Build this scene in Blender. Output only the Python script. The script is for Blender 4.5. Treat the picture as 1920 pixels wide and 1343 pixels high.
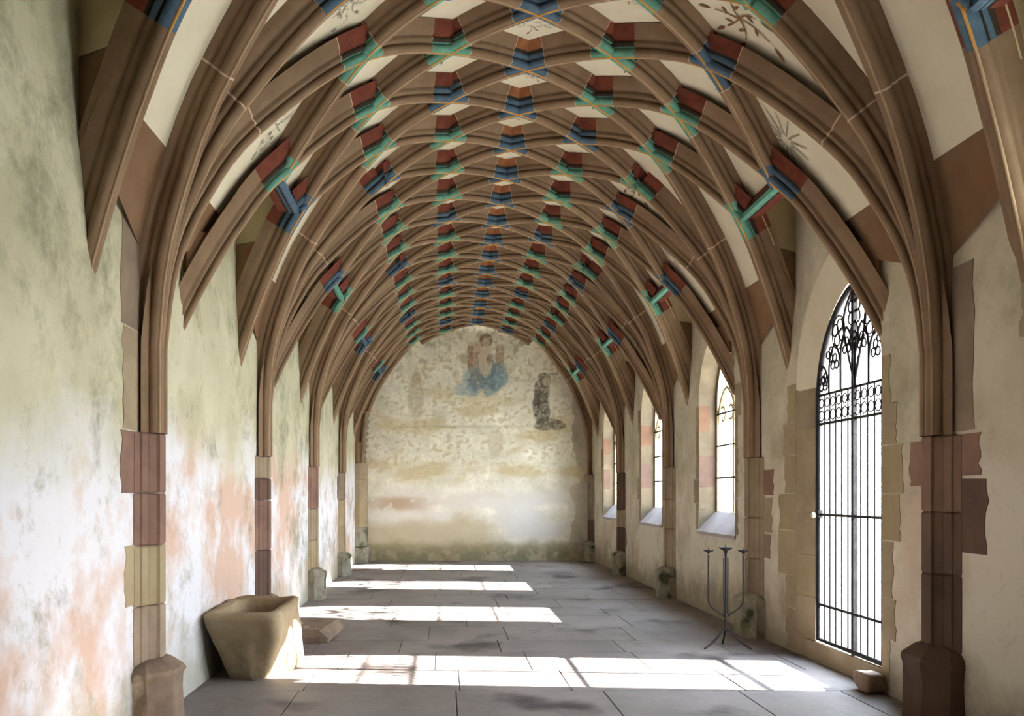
import bpy, bmesh, math, random
from mathutils import Vector, noise
random.seed(7)
sc = bpy.context.scene
for o in list(bpy.data.objects): bpy.data.objects.remove(o)

# ------------------------------------------------------------------ camera, world, sun, exposure
CAMZ = 1.47
cam = bpy.data.objects.new('camera', bpy.data.cameras.new('camera'))
sc.collection.objects.link(cam); sc.camera = cam
cam.location = (0, 0, CAMZ); cam.rotation_euler = (math.pi/2, 0, 0)
cam.data.sensor_width = 36; cam.data.lens = 1650/1920*36
cam.data.shift_x = 128/1920; cam.data.shift_y = 253.5/1920
cam.data.clip_start = .05; cam.data.clip_end = 300

world = bpy.data.worlds.new('sky'); sc.world = world; world.use_nodes = True
wn = world.node_tree; wn.nodes.clear()
wo = wn.nodes.new('ShaderNodeOutputWorld'); wb = wn.nodes.new('ShaderNodeBackground')
wt = wn.nodes.new('ShaderNodeTexCoord'); wr = wn.nodes.new('ShaderNodeValToRGB'); ws = wn.nodes.new('ShaderNodeSeparateXYZ')
wn.links.new(wt.outputs['Generated'], ws.inputs[0]); wn.links.new(ws.outputs['Z'], wr.inputs[0])
wr.color_ramp.elements[0].position = 0.0; wr.color_ramp.elements[0].color = (1.0, 1.0, 1.0, 1)
wr.color_ramp.elements[1].position = .7; wr.color_ramp.elements[1].color = (.60, .76, 1.0, 1)
wn.links.new(wr.outputs[0], wb.inputs[0]); wn.links.new(wb.outputs[0], wo.inputs[0])
wb.inputs[1].default_value = 8.0

sun = bpy.data.objects.new('sun', bpy.data.lights.new('sun', 'SUN'))
sc.collection.objects.link(sun); sun.data.energy = 30; sun.data.angle = .0093; sun.data.color = (1, .97, .93)
sun.rotation_euler = Vector((-1, .075, -.585)).to_track_quat('-Z', 'Y').to_euler()

sc.view_settings.view_transform = 'Standard'; sc.view_settings.look = 'None'
sc.view_settings.gamma = 1; sc.view_settings.use_curve_mapping = False
sc.view_settings.exposure = 1.85
sc.cycles.max_bounces = 10; sc.cycles.diffuse_bounces = 8; sc.cycles.transparent_max_bounces = 8
sc.cycles.use_denoising = True; sc.cycles.sample_clamp_indirect = 8
sc.cycles.caustics_reflective = False; sc.cycles.caustics_refractive = False

# ------------------------------------------------------------------ constants of the building
HC = 3.5; D = .849; P = 4*D; XC = .69; HW = 2.55
XL, XR = XC-HW, XC+HW
Y1 = 5.55                                  # first pilaster plane in view
YEND = 19.08; YBACK = Y1-3*P               # end wall, wall behind the camera
ZTOP = CAMZ+.86*HC
def skew(p): return Vector((p[0], p[1]+.045*p[0]+.03, p[2]))

# ------------------------------------------------------------------ materials
def lin(c): return tuple(((v/255+.055)/1.055)**2.4 if v/255 > .04045 else v/255/12.92 for v in c)
class NT:
    def __init__(s, m):
        s.t = m.node_tree; s.b = s.t.nodes['Principled BSDF']
    def n(s, k, **kw):
        x = s.t.nodes.new(k)
        for a, b in kw.items(): setattr(x, a, b)
        return x
    def l(s, a, b): s.t.links.new(a, b)
def mat(name, c1, c2=None, scale=3.0, rough=.9, bump=.3, bscale=40, spots=None, rnd=.0, stretch=(1,1,1), detail=5):
    """mottled mineral surface in world space: c1/c2 mixed by noise, optional third spot colour"""
    m = bpy.data.materials.new(name); m.use_nodes = True; N = NT(m)
    c1 = lin(c1); c2 = lin(c2) if c2 else tuple(v*.8 for v in c1)
    g = N.n('ShaderNodeNewGeometry'); mp = N.n('ShaderNodeMapping'); mp.inputs['Scale'].default_value = stretch
    N.l(g.outputs['Position'], mp.inputs[0])
    no = N.n('ShaderNodeTexNoise'); no.inputs['Scale'].default_value = scale; no.inputs['Detail'].default_value = detail; no.inputs['Roughness'].default_value = .65
    N.l(mp.outputs[0], no.inputs['Vector'])
    cr = N.n('ShaderNodeValToRGB'); cr.color_ramp.elements[0].position = .35; cr.color_ramp.elements[1].position = .65
    cr.color_ramp.elements[0].color = (*c2, 1); cr.color_ramp.elements[1].color = (*c1, 1)
    N.l(no.outputs[0], cr.inputs[0]); out = cr.outputs[0]
    if spots:
        n2 = N.n('ShaderNodeTexNoise'); n2.inputs['Scale'].default_value = spots[1]; n2.inputs['Detail'].default_value = 6
        N.l(mp.outputs[0], n2.inputs['Vector'])
        r2 = N.n('ShaderNodeMapRange'); r2.inputs[1].default_value = spots[2]; r2.inputs[2].default_value = spots[2]+.1
        N.l(n2.outputs[0], r2.inputs[0])
        mx = N.n('ShaderNodeMix', data_type='RGBA'); N.l(r2.outputs[0], mx.inputs[0]); N.l(out, mx.inputs[6]); mx.inputs[7].default_value = (*lin(spots[0]), 1)
        out = mx.outputs[2]
    if rnd:
        oi = N.n('ShaderNodeObjectInfo'); rr = N.n('ShaderNodeMapRange'); rr.inputs[3].default_value = 1-rnd; rr.inputs[4].default_value = 1+rnd*.6
        N.l(oi.outputs['Random'], rr.inputs[0]); hs = N.n('ShaderNodeHueSaturation'); N.l(rr.outputs[0], hs.inputs['Value']); N.l(out, hs.inputs['Color']); out = hs.outputs[0]
    N.l(out, N.b.inputs['Base Color']); N.b.inputs['Roughness'].default_value = rough; N.b.inputs['Specular IOR Level'].default_value = .25
    bn = N.n('ShaderNodeTexNoise'); bn.inputs['Scale'].default_value = bscale; bn.inputs['Detail'].default_value = 4
    N.l(g.outputs['Position'], bn.inputs['Vector'])
    bp = N.n('ShaderNodeBump'); bp.inputs['Strength'].default_value = bump; bp.inputs['Distance'].default_value = .01
    N.l(bn.outputs[0], bp.inputs['Height']); N.l(bp.outputs[0], N.b.inputs['Normal'])
    return m
def wallmat(name, upper, up2, lower, low2, foot, zmid, mould):
    """lime plaster: upper and lower coats meet along a ragged line, mould veins, damp foot"""
    m = bpy.data.materials.new(name); m.use_nodes = True; N = NT(m)
    g = N.n('ShaderNodeNewGeometry'); sx = N.n('ShaderNodeSeparateXYZ'); N.l(g.outputs['Position'], sx.inputs[0])
    def nz(sc_, det=5, rough=.6, dist=0):
        x = N.n('ShaderNodeTexNoise'); x.inputs['Scale'].default_value = sc_; x.inputs['Detail'].default_value = det
        x.inputs['Roughness'].default_value = rough; x.inputs['Distortion'].default_value = dist
        N.l(g.outputs['Position'], x.inputs['Vector']); return x.outputs[0]
    def mr(i, a, b, c=0., d=1.):
        x = N.n('ShaderNodeMapRange'); N.l(i, x.inputs[0])
        for k, v in zip((1, 2, 3, 4), (a, b, c, d)): x.inputs[k].default_value = v
        return x.outputs[0]
    def mix(f, a, b):
        x = N.n('ShaderNodeMix', data_type='RGBA'); N.l(f, x.inputs[0])
        for k, v in ((6, a), (7, b)):
            if isinstance(v, tuple): x.inputs[k].default_value = (*lin(v), 1)
            else: N.l(v, x.inputs[k])
        return x.outputs[2]
    def ma(op, a, b):
        x = N.n('ShaderNodeMath', operation=op)
        for k, v in ((0, a), (1, b)):
            if isinstance(v, (int, float)): x.inputs[k].default_value = v
            else: N.l(v, x.inputs[k])
        return x.outputs[0]
    big = nz(.9, 6)
    U = mix(mr(nz(1.7), .38, .62), upper, up2)
    L = mix(mr(nz(.8, 6, .62), .50, .60), lower, low2)
    zz = ma('ADD', sx.outputs['Z'], ma('MULTIPLY', big, -1.6))
    c = mix(mr(zz, zmid-1.0, zmid-.45), L, U)
    veins = mr(nz(1.3, 10, .76, .2), .50, .64, 0, mould)
    c = mix(veins, c, (128, 126, 104))
    fz = ma('ADD', sx.outputs['Z'], ma('MULTIPLY', nz(2.6, 6, .7), -1.0))
    c = mix(mr(fz, -.38, .05, .75, 0.), c, foot)
    c = mix(mr(nz(14, 4), .6, .75, 0, .35), c, (150, 144, 122))
    N.l(c, N.b.inputs['Base Color']); N.b.inputs['Roughness'].default_value = .95; N.b.inputs['Specular IOR Level'].default_value = .15
    bp = N.n('ShaderNodeBump'); bp.inputs['Strength'].default_value = .5; bp.inputs['Distance'].default_value = .02
    N.l(nz(7, 7, .7), bp.inputs['Height']); N.l(bp.outputs[0], N.b.inputs['Normal'])
    return m
M = {}
M['rib'] = mat('rib_sandstone', (138, 115, 93), (120, 98, 76), 2.2, rnd=.10, bump=.25)
M['arris'] = mat('rib_arris', (170, 146, 118), (148, 124, 98), 5, bump=.1)
M['mortar'] = mat('lime_mortar', (205, 180, 158), (188, 160, 138), 8)
M['gold'] = mat('gold_ochre_paint', (200, 152, 78), (176, 128, 62), 9, rough=.6, bump=.1)
M['teal'] = mat('verdigris_paint', (104, 158, 140), (84, 134, 120), 12, bump=.15)
M['blue'] = mat('blue_paint', (84, 108, 128), (68, 90, 110), 12, bump=.15)
M['black'] = mat('dark_paint', (62, 54, 44), (48, 44, 38), 12, bump=.15)
M['rust'] = mat('rust_red_paint', (116, 62, 46), (94, 46, 36), 10, bump=.15)
M['orange'] = mat('faded_orange_paint', (152, 100, 66), (128, 80, 54), 10, bump=.15)
M['web'] = mat('limewashed_web', (216, 209, 188), (205, 196, 173), 1.6, bump=.15, bscale=14)
M['web_aged'] = mat('aged_web', (196, 184, 150), (176, 162, 128), 3, bump=.3)
M['springer'] = mat('springer_stone', (130, 105, 80), (116, 86, 60), 1.8, rnd=.12, spots=((134, 92, 64), 2.0, .6))
M['tan'] = mat('tan_sandstone', (158, 144, 120), (138, 122, 100), 3, rnd=.12)
M['red'] = mat('red_sandstone', (134, 106, 92), (114, 88, 78), 3, rnd=.15)
M['grey'] = mat('grey_sandstone', (150, 134, 114), (128, 112, 96), 3, rnd=.15)
M['ochre'] = mat('ochre_sandstone', (160, 146, 116), (144, 128, 100), 3, rnd=.1)
M['darkred'] = mat('dark_red_sandstone', (104, 82, 70), (86, 68, 60), 3, rnd=.15)
M['moss'] = mat('mossy_socle_stone', (156, 150, 136), (122, 118, 100), 6, spots=((66, 68, 50), 4, .56))
M['socle'] = mat('worn_socle_stone', (138, 118, 100), (110, 94, 80), 5, spots=((170, 160, 140), 4, .58))
M['slab'] = mat('paving_slab', (140, 130, 125), (114, 106, 102), 1.1, rough=.6, bump=.35, bscale=22, spots=((72, 64, 62), 1.15, .56), rnd=.12, stretch=(1,.8,1), detail=7)
M['joint'] = mat('paving_joint', (104, 96, 90), (84, 78, 72), 8)
M['trough'] = mat('trough_sandstone', (156, 140, 112), (130, 114, 88), 2.5, bump=.9, bscale=16, spots=((184, 172, 146), 2.2, .62))
M['iron'] = mat('wrought_iron', (44, 42, 44), (30, 29, 32), 20, rough=.55, bump=.2); M['iron'].node_tree.nodes['Principled BSDF'].inputs['Metallic'].default_value = .6
M['candle_iron'] = mat('candle_stand_iron', (34, 32, 32), (24, 23, 23), 20, rough=.6)
M['jamb'] = mat('brown_shaded_jamb_stone', (112, 100, 82), (92, 80, 64), 3, rnd=.1)  # brown sandstone, darkened further to stand in for weak light on window reveals
M['springer_shaded'] = mat('reddish_shaded_jamb_stone', (112, 84, 66), (92, 68, 54), 3)  # reddish stone, its colour likewise lowered for the shade in the reveals
M['sill'] = mat('window_sill_stone', (176, 168, 168), (158, 150, 150), 3)
M['brass'] = mat('pale_metal', (170, 160, 135), (150, 140, 115), 20, rough=.4)
M['grass'] = mat('courtyard_gravel', (188, 186, 176), (170, 168, 156), 3)
M['court'] = mat('courtyard_wall', (225, 220, 208), (205, 198, 184), 2)
M['red_ink'] = mat('red_paint_line', (132, 62, 44)); M['grey_ink'] = mat('grey_paint_line', (150, 144, 132)); M['brown_ink'] = mat('brown_paint_line', (130, 96, 68)); M['blue_ink'] = mat('blue_paint_line', (96, 130, 148))
M['wall_l'] = wallmat('plaster_wall_left', (196, 193, 168), (178, 175, 148), (212, 213, 218), (196, 170, 154), (160, 158, 138), 1.75, .8)
M['wall_r'] = wallmat('plaster_wall_right', (200, 192, 174), (178, 170, 150), (206, 200, 186), (190, 176, 158), (138, 128, 108), 1.6, .45)
g = bpy.data.materials.new('leaded_glass'); g.use_nodes = True; N = NT(g)
tr = N.n('ShaderNodeBsdfTransparent'); tr.inputs[0].default_value = (.93, .95, .93, 1); gl = N.n('ShaderNodeBsdfGlossy'); gl.inputs[1].default_value = .05
fr = N.n('ShaderNodeFresnel'); fr.inputs[0].default_value = 1.06; mx = N.n('ShaderNodeMixShader'); fm = N.n('ShaderNodeMath', operation='MULTIPLY'); fm.inputs[1].default_value = .12; N.l(fr.outputs[0], fm.inputs[0]); N.l(fm.outputs[0], mx.inputs[0]); N.l(tr.outputs[0], mx.inputs[1]); N.l(gl.outputs[0], mx.inputs[2])
N.l(mx.outputs[0], N.t.nodes['Material Output'].inputs[0]); M['glass'] = g

# ------------------------------------------------------------------ object helpers
def link(name, me, parent=None, loc=(0, 0, 0)):
    o = bpy.data.objects.new(name, me); sc.collection.objects.link(o); o.location = loc
    if parent: o.parent = parent
    return o
def empty(name, loc=(0, 0, 0), parent=None):
    o = bpy.data.objects.new(name, None); sc.collection.objects.link(o); o.location = loc
    if parent: o.parent = parent
    return o
def tag(o, label, cat, group=None):
    o['label'] = label; o['category'] = cat
    if group: o['group'] = group
    return o
def struct(o): o['kind'] = 'structure'; return o
class MB:
    """collects faces with materials -> one mesh"""
    def __init__(s): s.v = []; s.f = []; s.m = []; s.mats = []; s.sm = []
    def mi(s, m):
        if m not in s.mats: s.mats.append(m)
        return s.mats.index(m)
    def add(s, vs, fs, m, smooth=False):
        b = len(s.v); s.v += [tuple(v) for v in vs]; k = s.mi(m)
        for f in fs: s.f.append(tuple(b+i for i in f)); s.m.append(k); s.sm.append(smooth)
    def grid(s, rows, m, smooth=True, closed=False):
        n = len(rows[0]); vs = [p for r in rows for p in r]; fs = []
        for i in range(len(rows)-1):
            for j in range(n if closed else n-1):
                fs.append((i*n+j, i*n+(j+1) % n, (i+1)*n+(j+1) % n, (i+1)*n+j))
        s.add(vs, fs, m, smooth)
    def box(s, a, b, m):
        x0, y0, z0 = a; x1, y1, z1 = b
        s.add([(x0,y0,z0),(x1,y0,z0),(x1,y1,z0),(x0,y1,z0),(x0,y0,z1),(x1,y0,z1),(x1,y1,z1),(x0,y1,z1)],
              [(0,3,2,1),(4,5,6,7),(0,1,5,4),(1,2,6,5),(2,3,7,6),(3,0,4,7)], m)
    def tube(s, pts, r, m, n=8, caps=True):
        pts = [Vector(p) for p in pts]; rows = []
        rr = r if isinstance(r, (list, tuple)) else [r]*len(pts)
        up = None
        for i, p in enumerate(pts):
            t = (pts[min(i+1, len(pts)-1)]-pts[max(i-1, 0)]).normalized()
            if up is None: up = Vector((0, 0, 1)) if abs(t.z) < .9 else Vector((1, 0, 0))
            a = t.cross(up).normalized(); b = a.cross(t); up = b
            rows.append([p+(a*math.cos(k*2*math.pi/n)+b*math.sin(k*2*math.pi/n))*rr[i] for k in range(n)])
        s.grid(rows, m, True, True)
        if caps:
            s.add(rows[0], [tuple(range(n))[::-1]], m); s.add(rows[-1], [tuple(range(n))], m)
    def lathe(s, prof, c, m, n=16):
        rows = [[(c[0]+r*math.cos(k*2*math.pi/n), c[1]+r*math.sin(k*2*math.pi/n), c[2]+z) for k in range(n)] for r, z in prof]
        s.grid(rows, m, True, True)
        s.add(rows[0], [tuple(range(n))[::-1]], m); s.add(rows[-1], [tuple(range(n))], m)
    def extrude(s, poly, a, b, m):
        """poly: list of points p; a,b offset vectors -> prism"""
        n = len(poly); A = [Vector(p)+Vector(a) for p in poly]; B = [Vector(p)+Vector(b) for p in poly]
        s.add(A+B, [tuple(range(n))[::-1], tuple(range(n, 2*n))]+[(i, (i+1) % n, n+(i+1) % n, n+i) for i in range(n)], m)
    def mesh(s, name, fix=True):
        me = bpy.data.meshes.new(name); me.from_pydata(s.v, [], s.f)
        for m in s.mats: me.materials.append(m)
        me.polygons.foreach_set('material_index', s.m); me.polygons.foreach_set('use_smooth', s.sm)
        if fix:
            bm = bmesh.new(); bm.from_mesh(me); bmesh.ops.recalc_face_normals(bm, faces=bm.faces); bm.to_mesh(me); bm.free()
        me.update(); return me
    def obj(s, name, parent=None, loc=(0, 0, 0)): return link(name, s.mesh(name), parent, loc)

# ------------------------------------------------------------------ vault cross-section
def catmull(pts, n=8):
    out = []
    P_ = [pts[0]]+list(pts)+[pts[-1]]
    for i in range(1, len(P_)-2):
        a, b, c, d_ = P_[i-1], P_[i], P_[i+1], P_[i+2]
        for k in range(n):
            t = k/n
            out.append(tuple(.5*((2*b[j])+(-a[j]+c[j])*t+(2*a[j]-5*b[j]+4*c[j]-d_[j])*t*t+(-a[j]+3*b[j]-3*c[j]+d_[j])*t**3) for j in range(len(b))))
    out.append(tuple(pts[-1])); return out
PMAIN = [(0, 1), (.184, .975), (.3675, .892), (.551, .690), (.632, .545), (.680, .405), (.697, .26)]
PTIP = [(0, 1), (.184, .975), (.3675, .892), (.551, .690), (.628, .565), (.688, .44), (.738, .315)]
SKEYS = [0, 1, 2, 3, 3.333, 3.667, 4]
def mkprof(pts):
    ext = [(-pts[1][0], pts[1][1])]+list(pts)
    c = catmull(ext, 24)[24:]                     # 6 spans * 24 + 1
    return [(x*HC, CAMZ+z*HC) for x, z in c]
PROF = {'m': mkprof(PMAIN), 't': mkprof(PTIP)}
def prof(s, k='m'):
    """s in 0..4 -> (off, z, tangent) on the arris curve"""
    s = abs(s); t = s if s <= 3 else 3+(s-3)*3
    f = min(t*24, 143.999); i = int(f); a = f-i; Q = PROF[k]
    p, q = Q[i], Q[i+1]
    o = (p[0]+(q[0]-p[0])*a, p[1]+(q[1]-p[1])*a)
    i0, i1 = max(i-1, 0), min(i+2, 144)
    T = Vector((Q[i1][0]-Q[i0][0], Q[i1][1]-Q[i0][1])).normalized()
    if s < 1e-4: T = Vector((1, 0))
    return o[0], o[1], T
def rowpos(s, k='m'): return prof(s, k)[0]/(HW/4)          # plan position in rows
def vpt(s, v, depth=0, k='m'):
    """point over the vault: s signed (neg = left), v in rib spacings along the walk"""
    o, z, T = prof(s, k); sg = -1 if s < 0 else 1
    n = Vector((-T.y, T.x)) if T.x >= 0 else Vector((-T.y, T.x))
    if n.x < 0 or (abs(T.y) < 1e-6): n = Vector((abs(n.x), abs(n.y)))
    o += n.x*depth; z += n.y*depth
    return Vector((XC+sg*o, v*D, z))
# rib profile: (half width, depth from arris) strips
RP = [(0, 0), (.006, .001), (.009, .008), (.036, .011), (.054, .031), (.048, .052), (.032, .061), (.055, .066), (.075, .083), (.068, .102), (.071, .110), (.090, .116), (.116, .154), (.145, .202)]
ZONE = ['arris', 'arris', 'r1', 'r1', 'r1', 'r1', 'gr', 'r2', 'r2', 'gr2', 'gr2', 'sp', 'sp']
STONE = dict(arris='arris', r1='rib', gr='rib', r2='rib', gr2='rib', sp='rib')
MORT = {z: 'mortar' for z in STONE}
def bosspal(kind):
    if kind == 'blue': return dict(arris='gold', r1='blue', gr='blue', r2='blue', gr2='black', sp='orange')
    if kind == 'blue2': return dict(arris='gold', r1='blue', gr='black', r2='blue', gr2='black', sp='rust')
    if kind == 'teal': return dict(arris='gold', r1='teal', gr='teal', r2='black', gr2='rust', sp='rust')
    return dict(arris='gold', r1='teal', gr='teal', r2='rib', gr2='rust', sp='rust')
def loft(mb, pts, deps, wids, pal, cut=None):
    """sweep the rib profile; pts arris points, deps depth dirs, wids width dirs"""
    half = RP
    rows = []
    for p, n, w in zip(pts, deps, wids):
        rows.append([p+n*t-w*h for h, t in reversed(half)]+[p+n*t+w*h for h, t in half[1:]])
    nh = len(half)-1
    zones = [ZONE[nh-1-j] for j in range(nh)]+ZONE
    runs = []
    j = 0
    while j < len(zones):
        k = j
        while k+1 < len(zones) and pal[zones[k+1]] == pal[zones[j]]: k += 1
        runs.append((j, k+1, pal[zones[j]])); j = k+1
    for a, b, mname in runs:
        mb.grid([[skew(r[q]) for q in range(a, b+1)] for r in rows], M[mname], True)
def ribcurve(fn, s0, s1, n, k='m'):
    """fn(rowpos)->v ; returns pts, deps, wids with plan direction handled"""
    pts = []; sg = -1 if (s0+s1) < 0 else 1
    for i in range(n+1):
        s = s0+(s1-s0)*i/n
        o, z, T = prof(s, k); pts.append(Vector((XC+(-1 if s < 0 else 1)*o, fn(o/(HW/4), s)*D, z)))
    dp = []; wd = []
    a, b = pts[0], pts[-1]; pl = Vector((b.x-a.x, b.y-a.y, 0))
    pl = pl.normalized() if pl.length > 1e-6 else Vector((1, 0, 0))
    w = Vector((-pl.y, pl.x, 0))
    ss = -1 if (s0+s1) < 0 else 1
    def P_(s):
        o, z, T = prof(s, k); q = ss*(-1 if s < 0 else 1); r = o*q
        return Vector((XC+ss*r, fn(r/(HW/4), s)*D, z))
    for i in range(len(pts)):
        s = s0+(s1-s0)*i/n; e = .02*(1 if s1 > s0 else -1)
        hi = 4.0
        a_, b__ = s-e, s+e
        if abs(a_) > hi: a_ = s
        if abs(b__) > hi: b__ = s
        t = (P_(b__)-P_(a_)).normalized()
        nn = t.cross(w).normalized()
        out = Vector((pts[i].x-XC, 0, pts[i].z-(CAMZ+.3*HC)))
        if nn.dot(out) < 0: nn = -nn
        dp.append(nn); wd.append(w)
    return pts, dp, wd
BL = .18                                    # half length of a painted boss, metres along the rib
def s_at(fn, s0, s1, dist, k='m'):
    """parameter after walking dist metres from s0 towards s1"""
    p0 = None; acc = 0; N_ = 160
    for i in range(N_+1):
        s = s0+(s1-s0)*i/N_; o, z, T = prof(s, k); p = Vector(((1 if s >= 0 else -1)*o, fn(o/(HW/4), s)*D, z))
        if p0 is not None:
            acc += (p-p0).length
            if acc >= dist: return s
        p0 = p
    return s1

ceiling = struct(empty('ceiling'))
# line kinds (right side, local v relative to the bay's near pilaster; fn of row position)
def diag(v0, r0, f): return lambda r, s: v0+f*(r-r0)*.5
def const(v): return lambda r, s: v
def rib_mesh(name, fn, s0, s1, k='m', trim0=True, trim1=True, n=10):
    a = s_at(fn, s0, s1, BL+.004, k) if trim0 else s0
    b = s_at(fn, s1, s0, BL+.004, k) if trim1 else s1
    mb = MB(); loft(mb, *ribcurve(fn, a, b, n, k), STONE); return mb.mesh(name)
def stem(fn, sg):
    pts, dp, wd = ribcurve(fn, 3.005*sg, 4*sg, 14)
    d_ = Vector((dp[-1].x, dp[-1].y, 0)).normalized(); e = pts[-1].copy()
    for z in (2.30, 2.1, 1.842):
        pts.append(Vector((e.x, e.y, z))); dp.append(d_); wd.append(wd[-1])
    mb = MB(); loft(mb, pts, dp, wd, STONE); loft(mb, *ribcurve(fn, 2.999*sg, 3.006*sg, 1), MORT); return mb
ribdefs = []      # (mesh, v offset) per bay; built for both sides
def build_bay_ribs():
    out = []
    for sg in (-1, 1):
        for f in (-1, 1):
            # rows 0->1 : start (k,0) ; v = k + f*.5*r
            out.append((rib_mesh('rib', diag(0, 0, f), 0.0001*sg, 1*sg), [0, 1, 2, 3] , 'rib'))
            # rows 1->2 : start (k+.5,1) -> (k+.5+f*.5, 2)
            out.append((rib_mesh('rib', diag(.5, 1, f), 1*sg, 2*sg), [0, 1, 2, 3], 'rib'))
            # rows 2->3
            if f == 1:   # (1,2)->C1 , (2,2)->C2
                out.append((rib_mesh('rib', diag(0, 2, 1), 2*sg, 3*sg), [1, 2], 'rib'))
            else:        # (2,2)->C1 , (3,2)->C2
                out.append((rib_mesh('rib', diag(0, 2, -1), 2*sg, 3*sg), [2, 3], 'rib'))
            # springing ribs: (1,2)->(0.5,3)->(0,4) and mirrored (-1,2)
            g1 = diag(1*1.0, 2, -1) if f == 1 else diag(-1.0, 2, 1)
            out.append((rib_mesh('springing_rib', g1, 2*sg, 3*sg, trim1=False), [0 if f == 1 else 4], 'springing_rib'))
            m2 = stem(g1, sg)
            out.append((m2.mesh('springer_rib'), [0 if f == 1 else 4], 'springer_rib'))
            # hanging tip ribs
            if f == 1: g2 = diag(1.5, 3, -1)
            else: g2 = diag(2.5, 3, 1)
            out.append((rib_mesh('hanging_rib', g2, 3*sg, 4*sg, 't', trim1=False, n=14), [0], 'hanging_rib'))
        out.append((rib_mesh('springing_rib', const(0), 2*sg, 3*sg, trim1=False), [0], 'springing_rib'))
        m2 = stem(const(0), sg)
        out.append((m2.mesh('springer_rib'), [0], 'springer_rib'))
    return out
BAYR = build_bay_ribs()

def arm(mb, fn, s0, s1, pal, k='m', n=3, start=False):
    e = s_at(fn, s0, s1, BL, k); e2 = s_at(fn, s0, s1, BL+.005, k)
    loft(mb, *ribcurve(fn, s0, e, n, k), pal)
    mp_ = {z: 'mortar' for z in STONE}; loft(mb, *ribcurve(fn, e, e2, 1, k), mp_)
def boss_mesh(row, kind, typ='x'):
    """typ x: plain crossing; p: crossing over a pilaster; c1,c2: crossing beside the bay centre"""
    mb = MB(); pal = {z: m for z, m in bosspal(kind).items()}
    sg = -1 if row < 0 else 1; r = abs(row)
    if r == 0:
        for f in (-1, 1):
            for q in (-1, 1): arm(mb, diag(0, 0, f), 1e-4*q, 1*q, pal)
    elif typ == 'x':
        for f in (-1, 1):
            arm(mb, diag(0, r, f), r*sg, (r-1)*sg, pal); arm(mb, diag(0, r, f), r*sg, (r+1)*sg, pal)
    elif typ == 'p':
        for f in (-1, 1): arm(mb, diag(0, r, f), r*sg, (r-1)*sg, pal)
        arm(mb, const(0), r*sg, (r+1)*sg, pal)
    else:
        for f in (-1, 1): arm(mb, diag(0, r, f), r*sg, (r-1)*sg, pal)
        f = -1 if typ == 'c1' else 1
        arm(mb, diag(0, r, f), r*sg, 4*sg, pal, 't')
        # the painted link running along the vault to the neighbouring boss
        if typ == 'c2':
            o, z, T = prof(3); n = Vector((sg*-T.y, 0, T.x)); w = Vector((sg*T.x, 0, T.y))
            p = Vector((XC+sg*o, 0, z))+n*.02; c_ = pal['r1']; pl = dict(pal, arris=c_)
            loft(mb, [p, p+Vector((0, -D, 0))], [n*.8, n*.8], [w*.62, w*.62], pl)
    return mb.mesh('boss')
BOSS = {}
def boss(row, kind, typ='x'):
    key = (row, kind, typ)
    if key not in BOSS: BOSS[key] = boss_mesh(*key)
    return BOSS[key]

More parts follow.
